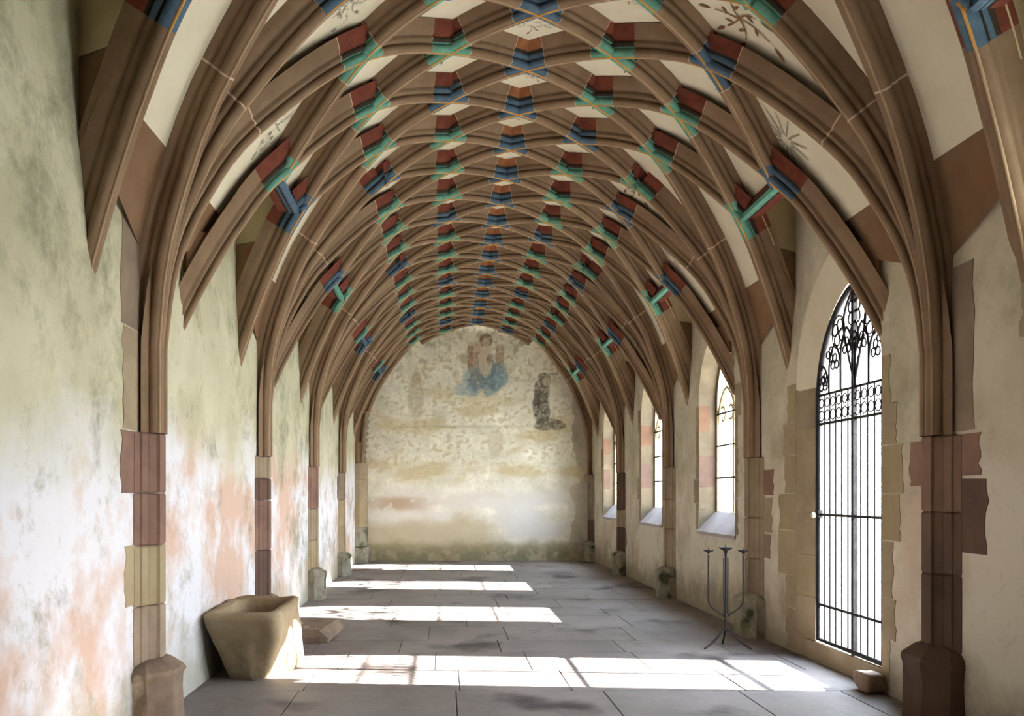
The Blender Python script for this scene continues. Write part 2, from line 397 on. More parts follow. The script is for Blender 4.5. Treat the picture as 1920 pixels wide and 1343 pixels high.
# ------------------------------------------------------------------ web panels
def web_mesh(name, S, T, m, rows, nv=5):
    """S(t),T(t) boundary points, ruled"""
    mb = MB(); R = []
    for t in rows:
        a, b = S(t), T(t); R.append([skew(a.lerp(b, j/nv)) for j in range(nv+1)])
    mb.grid(R, m, True); return mb.mesh(name)
WD = .182
def build_webs():
    out = []
    def W(s, v, d=WD, k='m'): return vpt(s, v, d, k)
    L8 = [i/8 for i in range(9)]
    # crown rhombi centred (k+.5, 0)
    mb = MB()
    R = []
    for i in range(13):
        u = -1+i/6; h = .5*(1-abs(u)); R.append([skew(W(u if abs(u) > 1e-6 else 1e-5, .5+h*(2*j/4-1))) for j in range(5)])
    mb.grid(R, M['web'], True); out.append((mb.mesh('web_panel'), [0, 1, 2, 3], 'web_panel'))
    for sg in (-1, 1):
        # rhombi centred (k,1): rows 0..2
        mb = MB(); R = []
        for i in range(13):
            u = max(i/6, 1e-5); h = .5*(1-abs(u-1)); R.append([skew(W(u*sg, h*(2*j/4-1))) for j in range(5)])
        mb.grid(R, M['web'], True); out.append((mb.mesh('web_panel'), [0, 1, 2, 3], 'web_panel'))
        # rhombi centred (1.5,2),(2.5,2)
        mb = MB(); R = []
        for i in range(13):
            u = 1+i/6; h = .5*(1-abs(u-2)); R.append([skew(W(u*sg, .5+h*(2*j/4-1))) for j in range(5)])
        mb.grid(R, M['web'], True); out.append((mb.mesh('web_panel'), [1, 2], 'web_panel'))
        # triangle (2,2) C1 C2
        mb = MB(); R = []
        for i in range(7):
            u = 2+i/6; h = .5*(u-2); R.append([skew(W(u*sg, 2+h*(2*j/4-1))) for j in range(5)])
        mb.grid(R, M['web'], True); out.append((mb.mesh('web_panel'), [0], 'web_panel'))
        def dS(s): return WD if s < 3.25 else WD+(.03-WD)*(s-3.25)/.75
        for mir in (0, 1):
            q = (lambda v: v) if not mir else (lambda v: -v)
            # strip beside the transverse springing rib: apex (.5,1), (0,2),(1,2) -> pilaster
            def S2(s):
                if s <= 2: return W(s*sg, q(.5-(s-1)/2))
                return vpt(s*sg, 0, dS(s))
            def T2(s):
                if s <= 2: return W(s*sg, q(.5+(s-1)/2))
                return vpt(s*sg, q((4-rowpos(s))/2), dS(s))
            mid = 3.28
            out.append((web_mesh('web_panel', S2, T2, M['web'], [1+(mid-1)*i/14 for i in range(15)], 3), [0 if not mir else 4], 'web_panel'))
            out.append((web_mesh('springer_stone', S2, T2, M['springer'], [mid+(4-mid)*i/6 for i in range(7)], 3), [0 if not mir else 4], 'springer_stone'))
            # strip between springing rib and hanging rib
            def S3(s):
                p = vpt(s*sg, q((4-rowpos(s))/2), WD); return clampx(p, sg)
            def T3(s):
                if s <= 3: return W(s*sg, q(1+(s-2)/2))
                s2 = 3+(s-3)*1.2 if s < 3.28 else 3.336+(s-3.28)*.50
                return clampx(vpt(s2*sg, q(1.5-(rowpos(s2, 't')-3)/2), WD*.9, 't'), sg)
            mid = 3.28
            out.append((web_mesh('web_panel', S3, T3, M['web'], [2+(mid-2)*i/12 for i in range(13)], 4), [0 if not mir else 4], 'web_panel'))
            out.append((web_mesh('springer_stone', S3, T3, M['springer'], [mid+(3.64-mid)*i/8 for i in range(9)], 4), [0 if not mir else 4], 'springer_stone'))
            # plate filling between hanging rib and wall (vertical plane of the rib)
            zj = CAMZ+.635*HC; zt = CAMZ+.80*HC
            pr, dr, wr_ = ribcurve((lambda r, s_: q(1.5-(r-3)/2)), 3*sg, 4*sg, 16, 't')
            cur = [p+n_*.165 for p, n_ in zip(pr, dr)]
            wx = XC+sg*(HW+.03); wy = q(1.0)*D
            wv = wr_[0]*.125
            if (wv.y > 0) == (mir == 1): wv = -wv
            def onwall(z): return Vector((wx, wy, z))
            lo = [p for p in cur if p.z <= zj and sg*(p.x-XC) < HW+.02]; hi = [p for p in cur if p.z > zj]
            cj = lo[0].copy(); cj.z = zj-.004
            pl = [skew(p) for p in [cj]+lo[1:]+[onwall(lo[-1].z), onwall(zj-.004)]]
            mb = MB(); mb.extrude(pl, wv, wv*-.1, M['springer'])
            zl = CAMZ+.535*HC; lw = [p for p in cur if p.z <= zl and sg*(p.x-XC) < HW+.02]
            pl = [skew(p) for p in [Vector((lw[0].x, lw[0].y, zl))]+lw[1:]+[onwall(lw[-1].z), onwall(zl)]]
            mb.extrude(pl, wv*-.05, wv*-.95, M['springer']); out.append((mb.mesh('springer_plate'), [0 if not mir else 4], 'springer_plate'))
            ch = cj.copy(); ch.z = zj+.004; top = hi[0].copy(); top.z = zt
            pl = [skew(p) for p in [top]+hi+[ch, onwall(zj+.004), onwall(zt)]]
            mb = MB(); mb.extrude(pl, wv, wv*-.1, M['web_aged']); out.append((mb.mesh('web_plate'), [0 if not mir else 4], 'web_plate'))
        # lunette cell between link and wall
        o, z, T = prof(3); a = Vector((XC+sg*(o+.10), 0, CAMZ+.745*HC)); b = Vector((XC+sg*(HW+.05), 0, CAMZ+.80*HC))
        mb = MB(); mb.grid([[skew(a+Vector((0, 1.4*D, 0))), skew(a+Vector((0, 2.6*D, 0)))], [skew(b+Vector((0, .95*D, 0))), skew(b+Vector((0, 3.05*D, 0)))]], M['web_aged'], False)
        out.append((mb.mesh('lunette_panel'), [0], 'lunette_panel'))
    return out
def clampx(p, sg):
    lim = HW+.02
    if sg*(p.x-XC) > lim: p = Vector((XC+sg*lim, p.y, p.z))
    return p
BAYW = build_webs()

# painted sprigs on the webs
def sprig_mesh(row, v, kind, seed, size=.2):
    rs = random.Random(seed); mb = MB()
    def pt(a, b):   # a across (rows direction, m), b along walk (m)
        s = row+a/(HW/4*1.1); s = s if abs(s) > 1e-4 else 1e-4
        return skew(vpt(s, v+b/D, WD-.008))
    ink = M[{'red': 'red_ink', 'grey': 'grey_ink', 'brown': 'brown_ink', 'blue': 'blue_ink', 'rays': 'grey_ink'}[kind]]
    def stroke(p0, ang, L, w, curl):
        n = 6; x, y = p0; rows = []; mid_ = None
        for i in range(n+1):
            ww = w*(1-i/n*.4); nx, ny = -math.sin(ang), math.cos(ang)
            rows.append([pt(x+nx*ww, y+ny*ww), pt(x-nx*ww, y-ny*ww)])
            if i == 3: mid_ = ((x, y), ang)
            x += math.cos(ang)*L/n; y += math.sin(ang)*L/n; ang += curl/n
        mb.grid(rows, ink, False); return (x, y), ang, mid_
    def leaf(p, ang, L, w):
        x, y = p; rows = []
        for i in range(6):
            t = i/5; ww = w*math.sin(math.pi*t)+.001; nx, ny = -math.sin(ang), math.cos(ang)
            px, py = x+math.cos(ang)*L*t, y+math.sin(ang)*L*t
            rows.append([pt(px+nx*ww, py+ny*ww), pt(px-nx*ww, py-ny*ww)])
        mb.grid(rows, ink, False)
    if kind == 'rays':
        for k in range(13):
            a = k/13*2*math.pi; stroke((math.cos(a)*size*.25, math.sin(a)*size*.25), a, size*.9, .006, .1)
    elif kind in ('red', 'brown', 'blue'):
        base = rs.uniform(-3, 3)
        for k in range(6):
            e, a, md = stroke((0, 0), base+k*1.05, size*rs.uniform(.6, 1), .006, rs.uniform(-1.2, 1.2)); leaf(e, a, size*.42, size*.055); leaf(md[0], md[1]+1, size*.28, size*.04)
    else:
        for k in range(14):
            e, a, md = stroke((rs.uniform(-.8, .8)*size, rs.uniform(-.4, .4)*size), rs.uniform(0, 6.28), size*.5, .0035, rs.uniform(-4, 4))
            if k % 2: leaf(e, a, size*.2, size*.06)
    return mb.mesh('painted_sprig')

# ------------------------------------------------------------------ assemble the vault, bay by bay
CROWN = ['blue']*4
ROWC = {  # colours of the bosses in bays, cyclic; seen in the photograph
    1: ['teal', 'teal', 'teal', 'blue2'], -1: ['teal', 'teal', 'blue2', 'teal'],
    2: ['teal', 'blue2', 'teal', 'teal'], -2: ['blue2', 'teal', 'teal', 'teal']}
WEBCOUNT = 0
for b in range(0, 5):
    y0 = Y1+(b-1)*P
    for me, offs, nm in BAYR:
        for k in offs: link(nm, me, ceiling, (0, y0+k*D, 0))
    if b == 4:      # the ribs that spring from the corner pilasters at the end wall are the bay's last ones
        pass
    for me, offs, nm in BAYW:
        for k in offs: link(nm, me, ceiling, (0, y0+k*D, 0))
    for k in range(4):
        link('boss', boss(0, 'blue'), ceiling, (0, y0+k*D, 0))
        for sg in (-1, 1):
            link('boss', boss(sg, ROWC[sg][k]), ceiling, (0, y0+(k+.5)*D, 0))
            if k == 0: link('boss', boss(2*sg, ROWC[2*sg][0], 'p'), ceiling, (0, y0, 0))
            else: link('boss', boss(2*sg, ROWC[2*sg][k]), ceiling, (0, y0+k*D, 0))
    for sg, c1, c2 in ((-1, 'teal', 'blue2'), (1, 'blue2', 'teal')):
        if b == 2: c1, c2 = 'blue2', 'teal'
        if b == 0: c1, c2 = 'teal', 'blue2'
        link('boss', boss(3*sg, c1, 'c1'), ceiling, (0, y0+1.5*D, 0)); link('boss', boss(3*sg, c2, 'c2'), ceiling, (0, y0+2.5*D, 0))
    rs = random.Random(b)
    if b <= 3:
        for k in range(4):
            link('painted_sprig', sprig_mesh(0.0, .5, 'grey', b*50+k, .16), ceiling, (0, y0+k*D, 0))
            for sg in (-1, 1):
                if b < 3:
                    link('painted_sprig', sprig_mesh(1.12*sg, -.16, rs.choice(['grey', 'grey', 'blue', 'brown']), b*50+k+10, .15), ceiling, (0, y0+k*D, 0))
        for sg in (-1, 1):
            for kk in (1, 2):
                kd = {(1, -1, 1): 'red', (1, 1, 1): 'rays', (1, 1, 2): 'grey'}.get((b, sg, kk), 'grey')
                link('painted_sprig', sprig_mesh(2.2*sg, .32, kd, b*50+kk+30, .17), ceiling, (0, y0+kk*D, 0))
            link('painted_sprig', sprig_mesh(1.95*sg, .5, 'brown' if sg > 0 else 'grey', b*50+41, .21), ceiling, (0, y0, 0))
            link('painted_sprig', sprig_mesh(2.75*sg, 1.22, 'rays' if sg > 0 else 'grey', b*50+44, .17), ceiling, (0, y0, 0))
# bays behind the camera: the same net, joined (never in view from here)
for b in (-1, -2):
    y0 = Y1+(b-1)*P
    mb_all = bmesh.new(); mats = []
    for me, offs, nm in BAYR+BAYW:
        for k in offs:
            if y0+k*D < YBACK-.1: continue
            t = bmesh.new(); t.from_mesh(me)
            for v in t.verts: v.co.y += k*D
            idx = []
            for m in me.materials:
                if m not in mats: mats.append(m)
                idx.append(mats.index(m))
            for f in t.faces: f.material_index = idx[f.material_index]
            tmp = bpy.data.meshes.new('t'); t.to_mesh(tmp); t.free(); mb_all.from_mesh(tmp); bpy.data.meshes.remove(tmp)
    me = bpy.data.meshes.new('vault_behind'); mb_all.to_mesh(me); mb_all.free()
    for m in mats: me.materials.append(m)
    o = link('rib_net', me, ceiling, (0, y0, 0)); o['kind'] = 'stuff'
# roof over the vault keeps the daylight out
mb = MB(); mb.box((XL-.8, YBACK-.7, CAMZ+1.12*HC), (XR+.9, YEND+1.2, CAMZ+1.12*HC+.3), M['grey'])
struct(mb.obj('roof'))

# ------------------------------------------------------------------ walls
def arch_outline(y0, y1, zb, zs, zt, n=10):
    """pointed arch: from bottom near, up, apex, down to bottom far"""
    c = (y0+y1)/2; h = (y1-y0)/2; r = zt-zs
    R = (h*h+r*r)/(2*h)                       # radius of each arc
    pts = [(y0, zb), (y0, zs)]
    a1 = math.asin(min(1, r/R))
    for i in range(1, n): a = a1*i/n; pts.append((y0+R-R*math.cos(a), zs+R*math.sin(a)))
    pts.append((c, zt))
    for i in range(n-1, 0, -1): a = a1*i/n; pts.append((y1-R+R*math.cos(a), zs+R*math.sin(a)))
    pts += [(y1, zs), (y1, zb)]
    return pts
XF = 3.46                                     # plane of the window frames
XO = XF+.08                                   # outer face of the right wall
XG = 3.29                                     # plane of the gate
def sk(x, y, z): return tuple(skew((x, y, z)))
def wall_face(mb, x, ya, yb, outline, zb, zt, m):
    y0, y1 = outline[0][0], outline[-1][0]
    def q(a, b, c, d_): mb.add([sk(x, *a), sk(x, *b), sk(x, *c), sk(x, *d_)], [(0, 1, 2, 3)], m)
    q((ya, zb), (y0, zb), (y0, zt), (ya, zt)); q((y1, zb), (yb, zb), (yb, zt), (y1, zt))
    if outline[0][1] > zb+1e-3: q((y0, zb), (y1, zb), (y1, outline[-1][1]), (y0, outline[0][1]))
    for (a, za), (b, zb_) in zip(outline[1:-2], outline[2:-1]): q((a, za), (b, zb_), (b, zt), (a, zt))
wr = MB(); wl = MB()
DOORC = Y1+2*D*1.0
openings = {}
for b in range(-2, 5):
    y0 = Y1+(b-1)*P; yc = y0+2*D+{-2: 0, -1: 0, 0: 0, 1: -.375, 2: -.33, 3: -.45, 4: -.45}[b]
    ya, yb = y0, min(y0+P, YEND+.02)
    if b == 1:
        inner = arch_outline(yc-.54, yc+1.04, .0, 2.42, 3.52); outer = arch_outline(yc-.69, yc+.69, .0, 2.30, 3.20)
    else:
        inner = arch_outline(yc-.70, yc+.70, .99, 2.6, 3.42); outer = arch_outline(yc-.68, yc+.68, 1.24, 2.6, 3.38)
    if b < 0:
        for xx in (XR, XO): wr.add([sk(xx, ya, -.02), sk(xx, yb, -.02), sk(xx, yb, ZTOP), sk(xx, ya, ZTOP)], [(0, 1, 2, 3)], M['wall_r'])
        continue
    wall_face(wr, XR, ya, yb, inner, -.02, ZTOP, M['wall_r'])
    wall_face(wr, XO, ya, yb, outer, -.02, ZTOP, M['wall_r'])
    xm = XG-.01 if b == 1 else XF
    xs = [XR, xm, XO]; outs = [inner, outer, outer]
    for k in range(2):
        A, B = outs[k], outs[k+1]
        for i in range(len(A)-1):
            wr.add([sk(xs[k], *A[i]), sk(xs[k], *A[i+1]), sk(xs[k+1], *B[i+1]), sk(xs[k+1], *B[i])], [(0, 1, 2, 3)], (M['tan'] if k == 0 and min(A[i][1], A[i+1][1]) < 1.0 else M['web']) if b == 1 else M['jamb'])  # upper gateway reveal: paler limewash imitates light bounced off the floor
    openings[b] = (yc, inner, outer)
    if b != 1: pass
wall_right = struct(link('wall_right', wr.mesh('wall_right', False)))
# left wall: finely divided slab so that its face undulates a little
rows = []
for i in range(121):
    y = YBACK-.3+(YEND+.4-YBACK+.3)*i/120
    rows.append([skew((XL+.003*noise.noise(Vector((0, y*1.3, z*1.3/10*HC)))*1.5, y, z*ZTOP/24)) for z in range(25)])
wl.grid(rows, M['wall_l'], True)
wl.box((XL-.6, YBACK-.4, -.02), (XL-.02, YEND+.5, ZTOP), M['wall_l'])
wall_left = struct(wl.obj('wall_left'))
mb = MB(); mb.box((XL-.6, YBACK-.5, -.02), (XO+.02, YBACK-.1, CAMZ+1.12*HC), M['wall_l']); struct(mb.obj('wall_back'))

# end wall with faded mural, painted as colour on a fine grid
def fb(x, y, z=0, o=4): return noise.fractal(Vector((x, y, z)), 1.0, 2.0, o)
def endcol(px, py):
    """px,py in photo pixels on the end wall (a convenient chart of the mural)"""
    n1 = fb(px/60, py/60); n2 = fb(px/18, py/22, 5); n3 = fb(px/120, py/45, 9); n4 = fb(px/5, py/5, 3); n5 = fb(px/30, py/24, 20); n6 = fb(px/9, py/8, 40)
    c = Vector((230, 226, 210))+Vector((16, 16, 18))*n1+Vector((10, 10, 10))*n4+Vector((18, 18, 20))*n5
    def mixc(col, a): nonlocal c; a = max(0, min(1, a)); c = c.lerp(Vector(col), a)
    def ss(a, b, x): t = max(0, min(1, (x-a)/(b-a))); return t*t*(3-2*t)
    mixc((196, 178, 128), .55*ss(0, .5, n3)*ss(640, 800, py)*(1-ss(900, 960, py)))
    mixc((150, 146, 120), .6*ss(.05, .6, n2+.4*n5)*(1-ss(650, 760, py)))
    mixc((184, 170, 134), .5*ss(.1, .5, n6+.5*n5)*(1-ss(840, 930, py)))
    mixc((222, 218, 212), .8*ss(-.1, .3, n3+.3)*ss(900, 940, py)*(1-ss(1000, 1020, py)))
    mixc((228, 226, 224), .9*math.exp(-((px-985)/30)**2-((py-965)/38)**2))
    mixc((176, 146, 116), .75*math.exp(-((px-745)/50)**2-((py-945)/13)**4)*(1 if n2 > -.3 else .4))
    mixc((186, 172, 138), .7*ss(965+n1*14, 990+n1*14, py)*(1-ss(900, 960, px)))
    mixc((160, 146, 112), .7*ss(1010+n1*12, 1030+n1*12, py)+.25*ss(1040, 1110, px)*ss(980, 1020, py))
    mixc((120, 118, 90), .6*ss(-.2, .5, n2+.3+.5*n6)*ss(1015, 1042, py))
    def blob(cx, cy, rx, ry, col, a, pw=2, nz=.35):
        d = (abs((px-cx)/rx)**pw+abs((py-cy)/ry)**pw)+nz*.9*n2+.3*n6; mixc(col, a*(1-ss(.7, 1.2, d))*(.9+.7*n4+.3*n6))
    # seated figure in a pale blue robe on a throne
    blob(893, 680, 15, 42, (160, 112, 88), .5); blob(938, 668, 8, 22, (150, 120, 92), .6, 4)
    blob(882, 672, 6, 28, (150, 118, 92), .7, 4)
    blob(908, 712, 40, 28, (140, 160, 168), .85, 2.2, .7); blob(878, 730, 26, 14, (150, 170, 178), .7, 2, .7); blob(935, 705, 20, 28, (120, 146, 158), .75, 2, .7)
    blob(902, 715, 24, 20, (96, 112, 118), .5, 2, 1.4); blob(922, 690, 8, 20, (110, 128, 132), .7)
    blob(911, 676, 13, 30, (206, 192, 170), .9, 2.5); blob(893, 688, 5, 32, (146, 142, 130), .6)
    blob(911, 636, 13, 13, (126, 106, 80), .85); blob(911, 641, 7, 9, (196, 180, 152), .9); blob(918, 672, 6, 10, (128, 108, 84), .6)
    # kneeling figure in a dark habit, right
    blob(1016, 762, 17, 32, (96, 90, 80), .8, 2, .6); blob(1022, 733, 11, 20, (110, 104, 92), .7, 2, .5); blob(1028, 795, 32, 11, (100, 94, 78), .75, 2, .9)
    blob(1022, 712, 13, 14, (108, 102, 90), .8); blob(1026, 714, 8, 9, (200, 188, 162), .85); blob(1040, 700, 9, 3, (130, 122, 108), .5)
    blob(1008, 740, 6, 30, (80, 74, 68), .6, 2, .5)
    # faint standing figure, left
    blob(780, 745, 15, 45, (184, 172, 146), .55, 2, .4); blob(781, 708, 9, 12, (176, 160, 128), .5)
    blob(930, 830, 15, 28, (186, 172, 144), .35); blob(905, 800, 90, 3, (180, 166, 130), .3, 4)
    if abs(py-800-3*n1) < 1.5 and 740 < px < 860: mixc((160, 150, 128), .2)
    return c
me_rows = []; cols = []
NX, NZ = 340, 340; ex0, ex1 = XL-.3, XR+.3; ez1 = CAMZ+1.1*HC
verts = []; faces = []
for j in range(NZ+1):
    z = ez1*j/NZ
    for i in range(NX+1):
        x = ex0+(ex1-ex0)*i/NX; yy = YEND
        px = 832+1650*x/YEND; py = 925-1650*(z-CAMZ)/YEND
        nz_ = .012*fb(x*1.5, z*1.5, 2)
        verts.append(skew((x, yy+nz_, z))); cc = endcol(px, py); cols.append((*lin([max(0, min(255, v)) for v in cc]), 1))
for j in range(NZ):
    for i in range(NX):
        a = j*(NX+1)+i; faces.append((a, a+1, a+NX+2, a+NX+1))
me = bpy.data.meshes.new('wall_end'); me.from_pydata([tuple(v) for v in verts], [], faces)
ca = me.color_attributes.new('paint', 'FLOAT_COLOR', 'POINT')
for i, c in enumerate(cols): ca.data[i].color = c
for p in me.polygons: p.use_smooth = True
mm = bpy.data.materials.new('faded_mural_plaster'); mm.use_nodes = True; N = NT(mm)
at = N.n('ShaderNodeAttribute'); at.attribute_name = 'paint'; N.l(at.outputs['Color'], N.b.inputs['Base Color']); N.b.inputs['Roughness'].default_value = .95
gg = N.n('ShaderNodeNewGeometry'); bn = N.n('ShaderNodeTexNoise'); bn.inputs['Scale'].default_value = 9; bn.inputs['Detail'].default_value = 6; N.l(gg.outputs[0], bn.inputs['Vector'])
bp = N.n('ShaderNodeBump'); bp.inputs['Strength'].default_value = .35; bp.inputs['Distance'].default_value = .02; N.l(bn.outputs[0], bp.inputs['Height']); N.l(bp.outputs[0], N.b.inputs['Normal'])
me.materials.append(mm); wall_end = struct(link('wall_end', me))
mb = MB(); mb.box((ex0, YEND+.16, -.02), (ex1, YEND+.6, ez1), M['wall_r']); mb.obj('masonry_core', wall_end)

# ------------------------------------------------------------------ pilasters with socles
SH = [(-.03, .23), (.006, .225), (.022, .17), (.034, .165), (.050, .11), (.060, .10), (.085, .062), (.105, .055)]    # (proud of wall, half width)
def pil_block(mb, sg, y, z0, z1, m, w=1.0, ch=.006):
    secs = []
    for z, e in ((z0+.002, ch), (z0+.012, 0), (z1-.012, 0), (z1-.002, ch)):
        half = [(p-e, h*w-e) for p, h in SH]
        ring = [(XC+sg*(HW-p), y-h) for p, h in half]+[(XC+sg*(HW-p), y+h) for p, h in reversed(half)]
        secs.append([skew((x, yy, z)) for x, yy in ring])
    mb.grid(secs, m, False); n = len(secs[0])
    mb.add(secs[0], [tuple(range(n))], m); mb.add(secs[-1], [tuple(range(n))], m)
def socle(mb, sg, y, z1, m, wide=.25, proud=.20, seed=0):
    rs = random.Random(seed); secs = []
    for z, k, pk in ((-.02, 1.0, 1.0), (.06, 1.02, 1.0), (z1*.55, .98, .97), (z1*.72, 1.0, 1.0), (z1*.80, 1.06, 1.05), (z1*.86, 1.03, 1.02), (z1*.95, .82, .75), (z1, .55, .58)):
        w = wide*k; p = proud*pk
        ring = [(-.03, -w), (p*.45, -w), (p, -w*.45), (p, w*.45), (p*.45, w), (-.03, w)]
        fine = []
        for a, b in zip(ring, ring[1:]):
            for t in (0, .5): fine.append((a[0]+(b[0]-a[0])*t, a[1]+(b[1]-a[1])*t))
        fine.append(ring[-1])
        secs.append([skew((XC+sg*(HW-q[0]+rs.uniform(-.006, .006)), y+q[1]+rs.uniform(-.007, .007), z)) for q in fine])
    mb.grid(secs, m, False); mb.add(secs[-1], [tuple(range(len(secs[-1])))], m)
courses = {
 (-1, 1): [(.42, .78, 'grey'), (.78, 1.15, 'ochre'), (1.15, 1.47, 'red'), (1.47, 1.84, 'red')],
 (-1, 2): [(.42, .90, 'darkred'), (.90, 1.40, 'red'), (1.40, 1.62, 'darkred'), (1.62, 1.84, 'tan')],
 (1, 1): [(.46, .95, 'darkred'), (.95, 1.35, 'darkred'), (1.35, 1.84, 'red')],
 (1, 2): [(.42, .80, 'grey'), (.80, 1.22, 'grey'), (1.22, 1.84, 'tan')]}
rp = random.Random(3)
def quoin(parent, sg, ya, yb, z0, z1, m, seed, rag=0):
    """squared stone let flush into the plaster; rag: side (-1 near, 1 far) whose edge the plaster overlaps raggedly"""
    rs = random.Random(seed); pts = []
    def jz(): return rs.uniform(-.004, .004)
    def jy(side): return rs.uniform(-.028, .022) if rag in (side, 2) else rs.uniform(-.003, .003)
    pts.append((ya, z0)); pts.append((yb+jy(1)*.5, z0))
    for t in (.12, .27, .41, .56, .7, .86): pts.append((yb+jy(1), z0+(z1-z0)*t))
    pts.append((yb+jy(1)*.5, z1+jz())); pts.append((ya+jy(-1)*.5, z1+jz()))
    for t in (.86, .7, .56, .41, .27, .12): pts.append((ya-jy(-1), z0+(z1-z0)*t))
    x = XC+sg*(HW+.03); x1 = XC+sg*(HW-.0035)
    mb = MB(); poly = [skew((x, a, z)) for a, z in pts]; mb.extrude(poly, (0, 0, 0), (x1-x, 0, 0), M[m]); mb.obj('quoin_stone', parent)
for sg, wall in ((-1, wall_left), (1, wall_right)):
    for b in range(-2, 6):
        y = Y1+(b-1)*P
        if b == 5: y = YEND-.12
        if y < YBACK+.1: continue
        pe = empty('pilaster', (0, 0, 0), wall)
        cs = courses.get((sg, b))
        if not cs:
            z = .40; cs = []
            while z < 1.84:
                h = rp.uniform(.3, .6); z2 = 1.84 if z+h > 1.65 else z+h; cs.append((z, z2, rp.choice(['red', 'tan', 'grey', 'darkred', 'ochre'] if sg < 0 else ['grey', 'red', 'darkred', 'tan']))); z = z2
        for z0, z1, m in cs:
            mb = MB(); pil_block(mb, sg, y, z0, z1, M[m]); mb.obj('shaft_block', pe)
        mb = MB(); socle(mb, sg, y, cs[0][0]+.03, M['socle' if (sg, b) in ((-1, 1), (-1, 2)) else 'darkred' if (sg, b) == (1, 1) else 'moss'], seed=b+sg*10); mb.obj('socle', pe)
        if (sg, b) not in ((-1, 1), (1, 1), (1, 2)):
            for k in range(2):
                z0 = rp.uniform(.5, 1.8); s_ = rp.choice((-1, 1)); quoin(wall, sg, min(y+s_*.14, y+s_*.34), max(y+s_*.14, y+s_*.34), z0, z0+rp.uniform(.25, .4), rp.choice(['grey', 'tan', 'red']), b*7+k, s_)
def q(wall, sg, y0, y1, z0, z1, m): quoin(wall, sg, y0, y1, z0, z1, m, int(y0*100+z0*10), -1 if (y0+y1)/2 < (yp if y1 < yp+.5 else yp+P) else 1)
yp = Y1
q(wall_left, -1, yp-.42, yp-.1, 1.47, 1.84, 'red'); q(wall_left, -1, yp-.36, yp-.1, .80, 1.16, 'ochre'); q(wall_left, -1, yp-.40, yp-.1, 1.846, 2.45, 'tan'); q(wall_left, -1, yp-.43, yp-.1, 2.456, 3.25, 'grey')
q(wall_right, 1, yp-.42, yp-.1, 1.58, 1.84, 'red'); q(wall_right, 1, yp-.48, yp-.1, 1.10, 1.56, 'darkred'); q(wall_right, 1, yp+.1, yp+.38, 1.52, 1.82, 'red'); q(wall_right, 1, yp-.36, yp-.1, 1.86, 2.9, 'grey')
y2 = Y1+P
q(wall_right, 1, y2-.48, y2-.1, 1.45, 1.70, 'red'); q(wall_right, 1, y2-.4, y2-.1, .82, 1.06, 'grey'); q(wall_right, 1, y2-.44, y2-.1, 1.08, 1.42, 'tan')
# corner pier, left, at the end wall with a carved band
cp = empty('corner_pier', (0, 0, 0), wall_left)
z = 0
for k, (z0, z1, m) in enumerate([(0, .34, 'moss'), (.34, .75, 'moss'), (.75, 1.3, 'ochre'), (1.3, 1.75, 'tan'), (1.75, 2.1, 'tan'), (2.1, 2.55, 'springer'), (2.55, 3.1, 'springer')]):
    mb = MB(); e = (.05 if k == 0 else 0) if k < 5 else -.05*(k-4)
    mb.extrude([skew((XL-.05, YEND+.05, z0+.003)), skew((XL-.05, YEND-.62-e, z0+.003)), skew((XL+.10+e, YEND-.62-e, z0+.003)), skew((XL+.22+e, YEND-.42, z0+.003)), skew((XL+.22+e, YEND+.05, z0+.003))], (0, 0, 0), (0, 0, z1-z0-.006), M[m]); mb.obj('pier_block', cp)
mb = MB()
for k in range(8):
    zc = 2.15+k*.13; yk = YEND-.50+.01*k
    pts = [(XL+.16+.05*k*.2, yk, zc), (XL+.20+.01*k, yk+.03, zc+.05), (XL+.17+.01*k, yk+.06, zc+.10)]
    mb.tube([skew(p) for p in pts], [.02, .045, .02], M['grey'], 8)
mb.tube([skew((XL+.13, YEND-.46, 2.1)), skew((XL+.22, YEND-.4, 3.2))], .06, M['grey'], 8)
mb.obj('carved_band', cp)
mb = MB(); mb.lathe([(.02, -.16), (.07, -.10), (.12, 0), (.13, .04), (.11, .08)], skew((XR-.06, YEND-.12, 1.80)), M['grey'], 12); mb.obj('corbel', wall_right)

# ------------------------------------------------------------------ floor
mb = MB(); mb.box((XL-.4, YBACK-.3, -.12), (XO+.2, YEND+.4, -.030), M['joint']); floor = struct(mb.obj('floor'))
rf = random.Random(11); y = YBACK-.1; r = 0
while y < YEND+.6:
    h = rf.uniform(.62, .95); x = XL-.1+rf.uniform(-.5, .0)
    while x < XR+.15:
        w = rf.uniform(.75, 1.45); g_ = .0025; x1 = min(x+w, XR+.45); dz = rf.uniform(-.002, .002); t = [rf.uniform(-.003, .003) for _ in range(4)]
        a = [(x+g_, y+g_), (x1-g_, y+g_+rf.uniform(-.003, .003)), (x1-g_, y+h-g_), (x+g_, y+h-g_)]
        b_ = .004
        ins = [(a[0][0]+b_, a[0][1]+b_), (a[1][0]-b_, a[1][1]+b_), (a[2][0]-b_, a[2][1]-b_), (a[3][0]+b_, a[3][1]-b_)]
        vs = [(p[0], p[1], -.03) for p in a]+[(p[0], p[1], dz-.006) for p in a]+[(p[0], p[1], dz) for p in ins]
        mb = MB(); mb.add(vs, [(0, 1, 5, 4), (1, 2, 6, 5), (2, 3, 7, 6), (3, 0, 4, 7), (4, 5, 9, 8), (5, 6, 10, 9), (6, 7, 11, 10), (7, 4, 8, 11), (8, 9, 10, 11)], M['slab'])
        mb.obj('paving_slab', floor); x = x1
        if x1 > XR+.3: break
    y += h; r += 1

